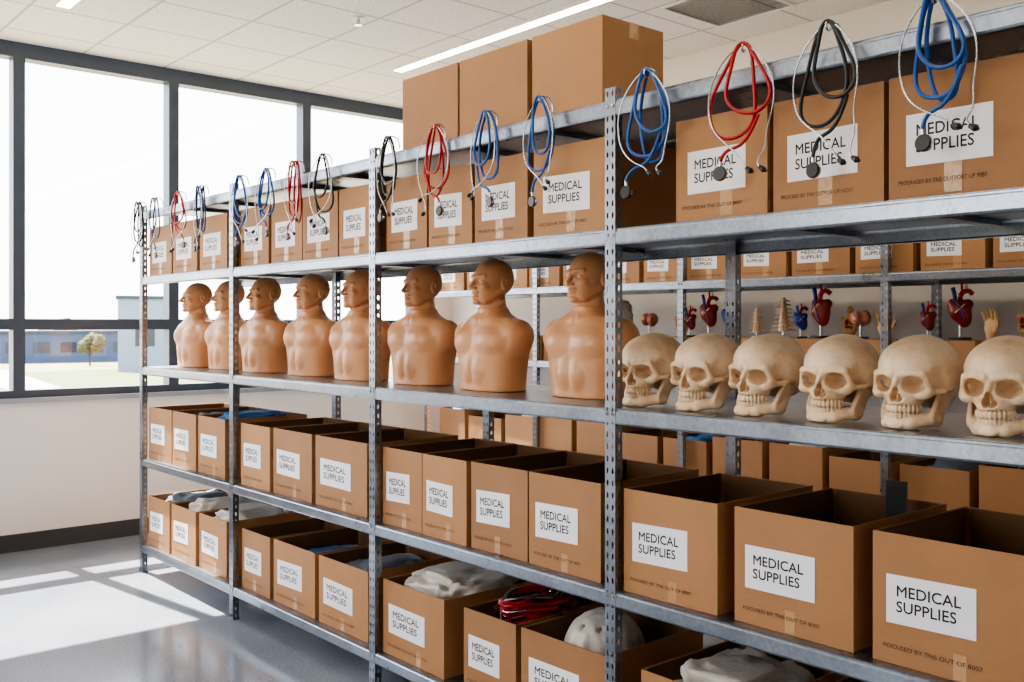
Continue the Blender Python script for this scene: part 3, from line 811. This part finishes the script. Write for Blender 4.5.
# ------------------------------------------------------------------ outside
GZ=-3.0
mb=MB(); mb.box(-420,60,-200,300,GZ-.2,GZ,simple('dry_grass',srgb(140,130,104),0.95,var=0.3,scale=0.05)); mb.obj('ground')
M_ROAD=simple('pale_road',srgb(176,172,168),0.9); M_BLD=simple('blue_cladding',srgb(46,62,90),0.7); M_BLD2=simple('grey_cladding',srgb(112,124,142),0.7)
M_ROOF=simple('dark_roof',srgb(40,50,62),0.8); M_TREE=simple('tree_foliage',srgb(66,70,44),0.9,var=.3,scale=1.0); M_WIN=simple('dark_glazing',srgb(26,34,46),0.2)
M_GREEN=simple('green_lawn',srgb(96,110,66),0.95,var=.2,scale=.3)
mb=MB(); mb.add([(-100,10,GZ+.015),(-62,8,GZ+.015),(-70,60,GZ+.015),(-112,62,GZ+.015)],[(0,1,2,3)],M_GREEN); mb.obj('lawn')
mb=MB(); mb.add([(-60,-60,GZ+.02),(-54,-60,GZ+.02),(-66,90,GZ+.02),(-72,90,GZ+.02)],[(0,1,2,3)],M_ROAD)
mb.add([(-110,20,GZ+.03),(-110,24,GZ+.03),(-20,12,GZ+.03),(-20,9,GZ+.03)],[(0,1,2,3)],M_ROAD); mb.obj('road')
def building(name,x,y,w,d,h,rot,m1):
    mb=MB(); mb.box(-w/2,w/2,-d/2,d/2,0,h,m1); mb.box(-w/2-.2,w/2+.2,-d/2-.2,d/2+.2,h,h+.3,M_ROOF)
    n=int(w/3)
    for i in range(n):
        xx=-w/2+(i+.5)*w/n
        mb.box(xx-.9,xx+.9,-d/2-.05,-d/2,h*.35,h*.7,M_WIN)
        mb.box(xx-.9,xx+.9,d/2,d/2+.05,h*.35,h*.7,M_WIN)
    mb.obj(name,(x,y,GZ),(0,0,rot))
building('office_building',-133,36,15,12,3.6,math.radians(80),M_BLD)
building('warehouse_building',-99.5,34.2,5,5,7.2,math.radians(70),M_BLD2)
building('office_building',-190,10,50,14,5.0,math.radians(90),M_BLD2)
building('office_building',-190,75,50,14,4.8,math.radians(90),M_BLD2)
def tree(x,y,s,seed):
    mb=MB(); r=random.Random(seed)
    for b in range(7):
        bm=bmesh.new(); bmesh.ops.create_icosphere(bm,subdivisions=3,radius=1)
        for v in bm.verts: v.co*=1+.45*noise.noise(v.co*2.5+Vector((seed+b,0,0)))+.3*noise.noise(v.co*6)
        me=bpy.data.meshes.new('c'); bm.to_mesh(me); bm.free()
        ox,oy,oz=r.uniform(-.6,.6)*s,r.uniform(-.6,.6)*s,s*r.uniform(1.1,2.3); q=s*r.uniform(.4,.65)
        mb.add([(v.co.x*q+ox,v.co.y*q+oy,v.co.z*q+oz) for v in me.vertices],[tuple(p.vertices) for p in me.polygons],M_TREE,smooth=True)
        mb.cyl((0,0,s*.6),(ox*.7,oy*.7,oz),s*.05,s*.03,M_ROOF,6)
    mb.cyl((0,0,0),(0,0,s*1.2),s*.09,s*.06,M_ROOF,8)
    mb.obj('tree',(x,y,GZ))
for i,(x,y,s) in enumerate([(-116,34.0,1.3),(-120,22.5,1.0),(-165,62,2.2),(-170,70,2.4),(-170,24,2.2),(-170,10,2.2),(-168,46,2.2)]): tree(x,y,s,i)

# ------------------------------------------------------------------ light
w=bpy.data.worlds.new('world'); SC.world=w; w.use_nodes=True
nt=w.node_tree; bg=nt.nodes['Background']
tc=nt.nodes.new('ShaderNodeTexCoord'); sp=nt.nodes.new('ShaderNodeSeparateXYZ'); nt.links.new(tc.outputs['Generated'],sp.inputs[0])
rp=nt.nodes.new('ShaderNodeValToRGB'); nt.links.new(sp.outputs[2],rp.inputs[0])
rp.color_ramp.elements[0].position=0.0; rp.color_ramp.elements[0].color=(1.0,0.98,0.97,1)
rp.color_ramp.elements[1].position=0.7; rp.color_ramp.elements[1].color=(0.84,0.90,1.0,1)
nt.links.new(rp.outputs[0],bg.inputs[0]); bg.inputs[1].default_value=7.5
sd=bpy.data.lights.new('sun','SUN'); sd.energy=44; sd.angle=math.radians(0.5); sd.color=(1,0.91,0.79)
so=place('sun',sd,(-20,-5,20))
el=math.radians(54); az=math.radians(8)
d=Vector((math.cos(el)*math.cos(az),math.cos(el)*math.sin(az),-math.sin(el)))
so.rotation_euler=d.to_track_quat('-Z','Y').to_euler()
try: SC.view_settings.look='AgX - Medium High Contrast'
except Exception as ex: print(ex)

cam=bpy.data.cameras.new('camera'); co=place('camera',cam,(0,-2.346,1.62),(math.radians(90),0,math.radians(49.3)))
cam.sensor_width=36; cam.lens=980/1024*36; cam.shift_y=-16/1024; cam.clip_end=1000
SC.camera=co
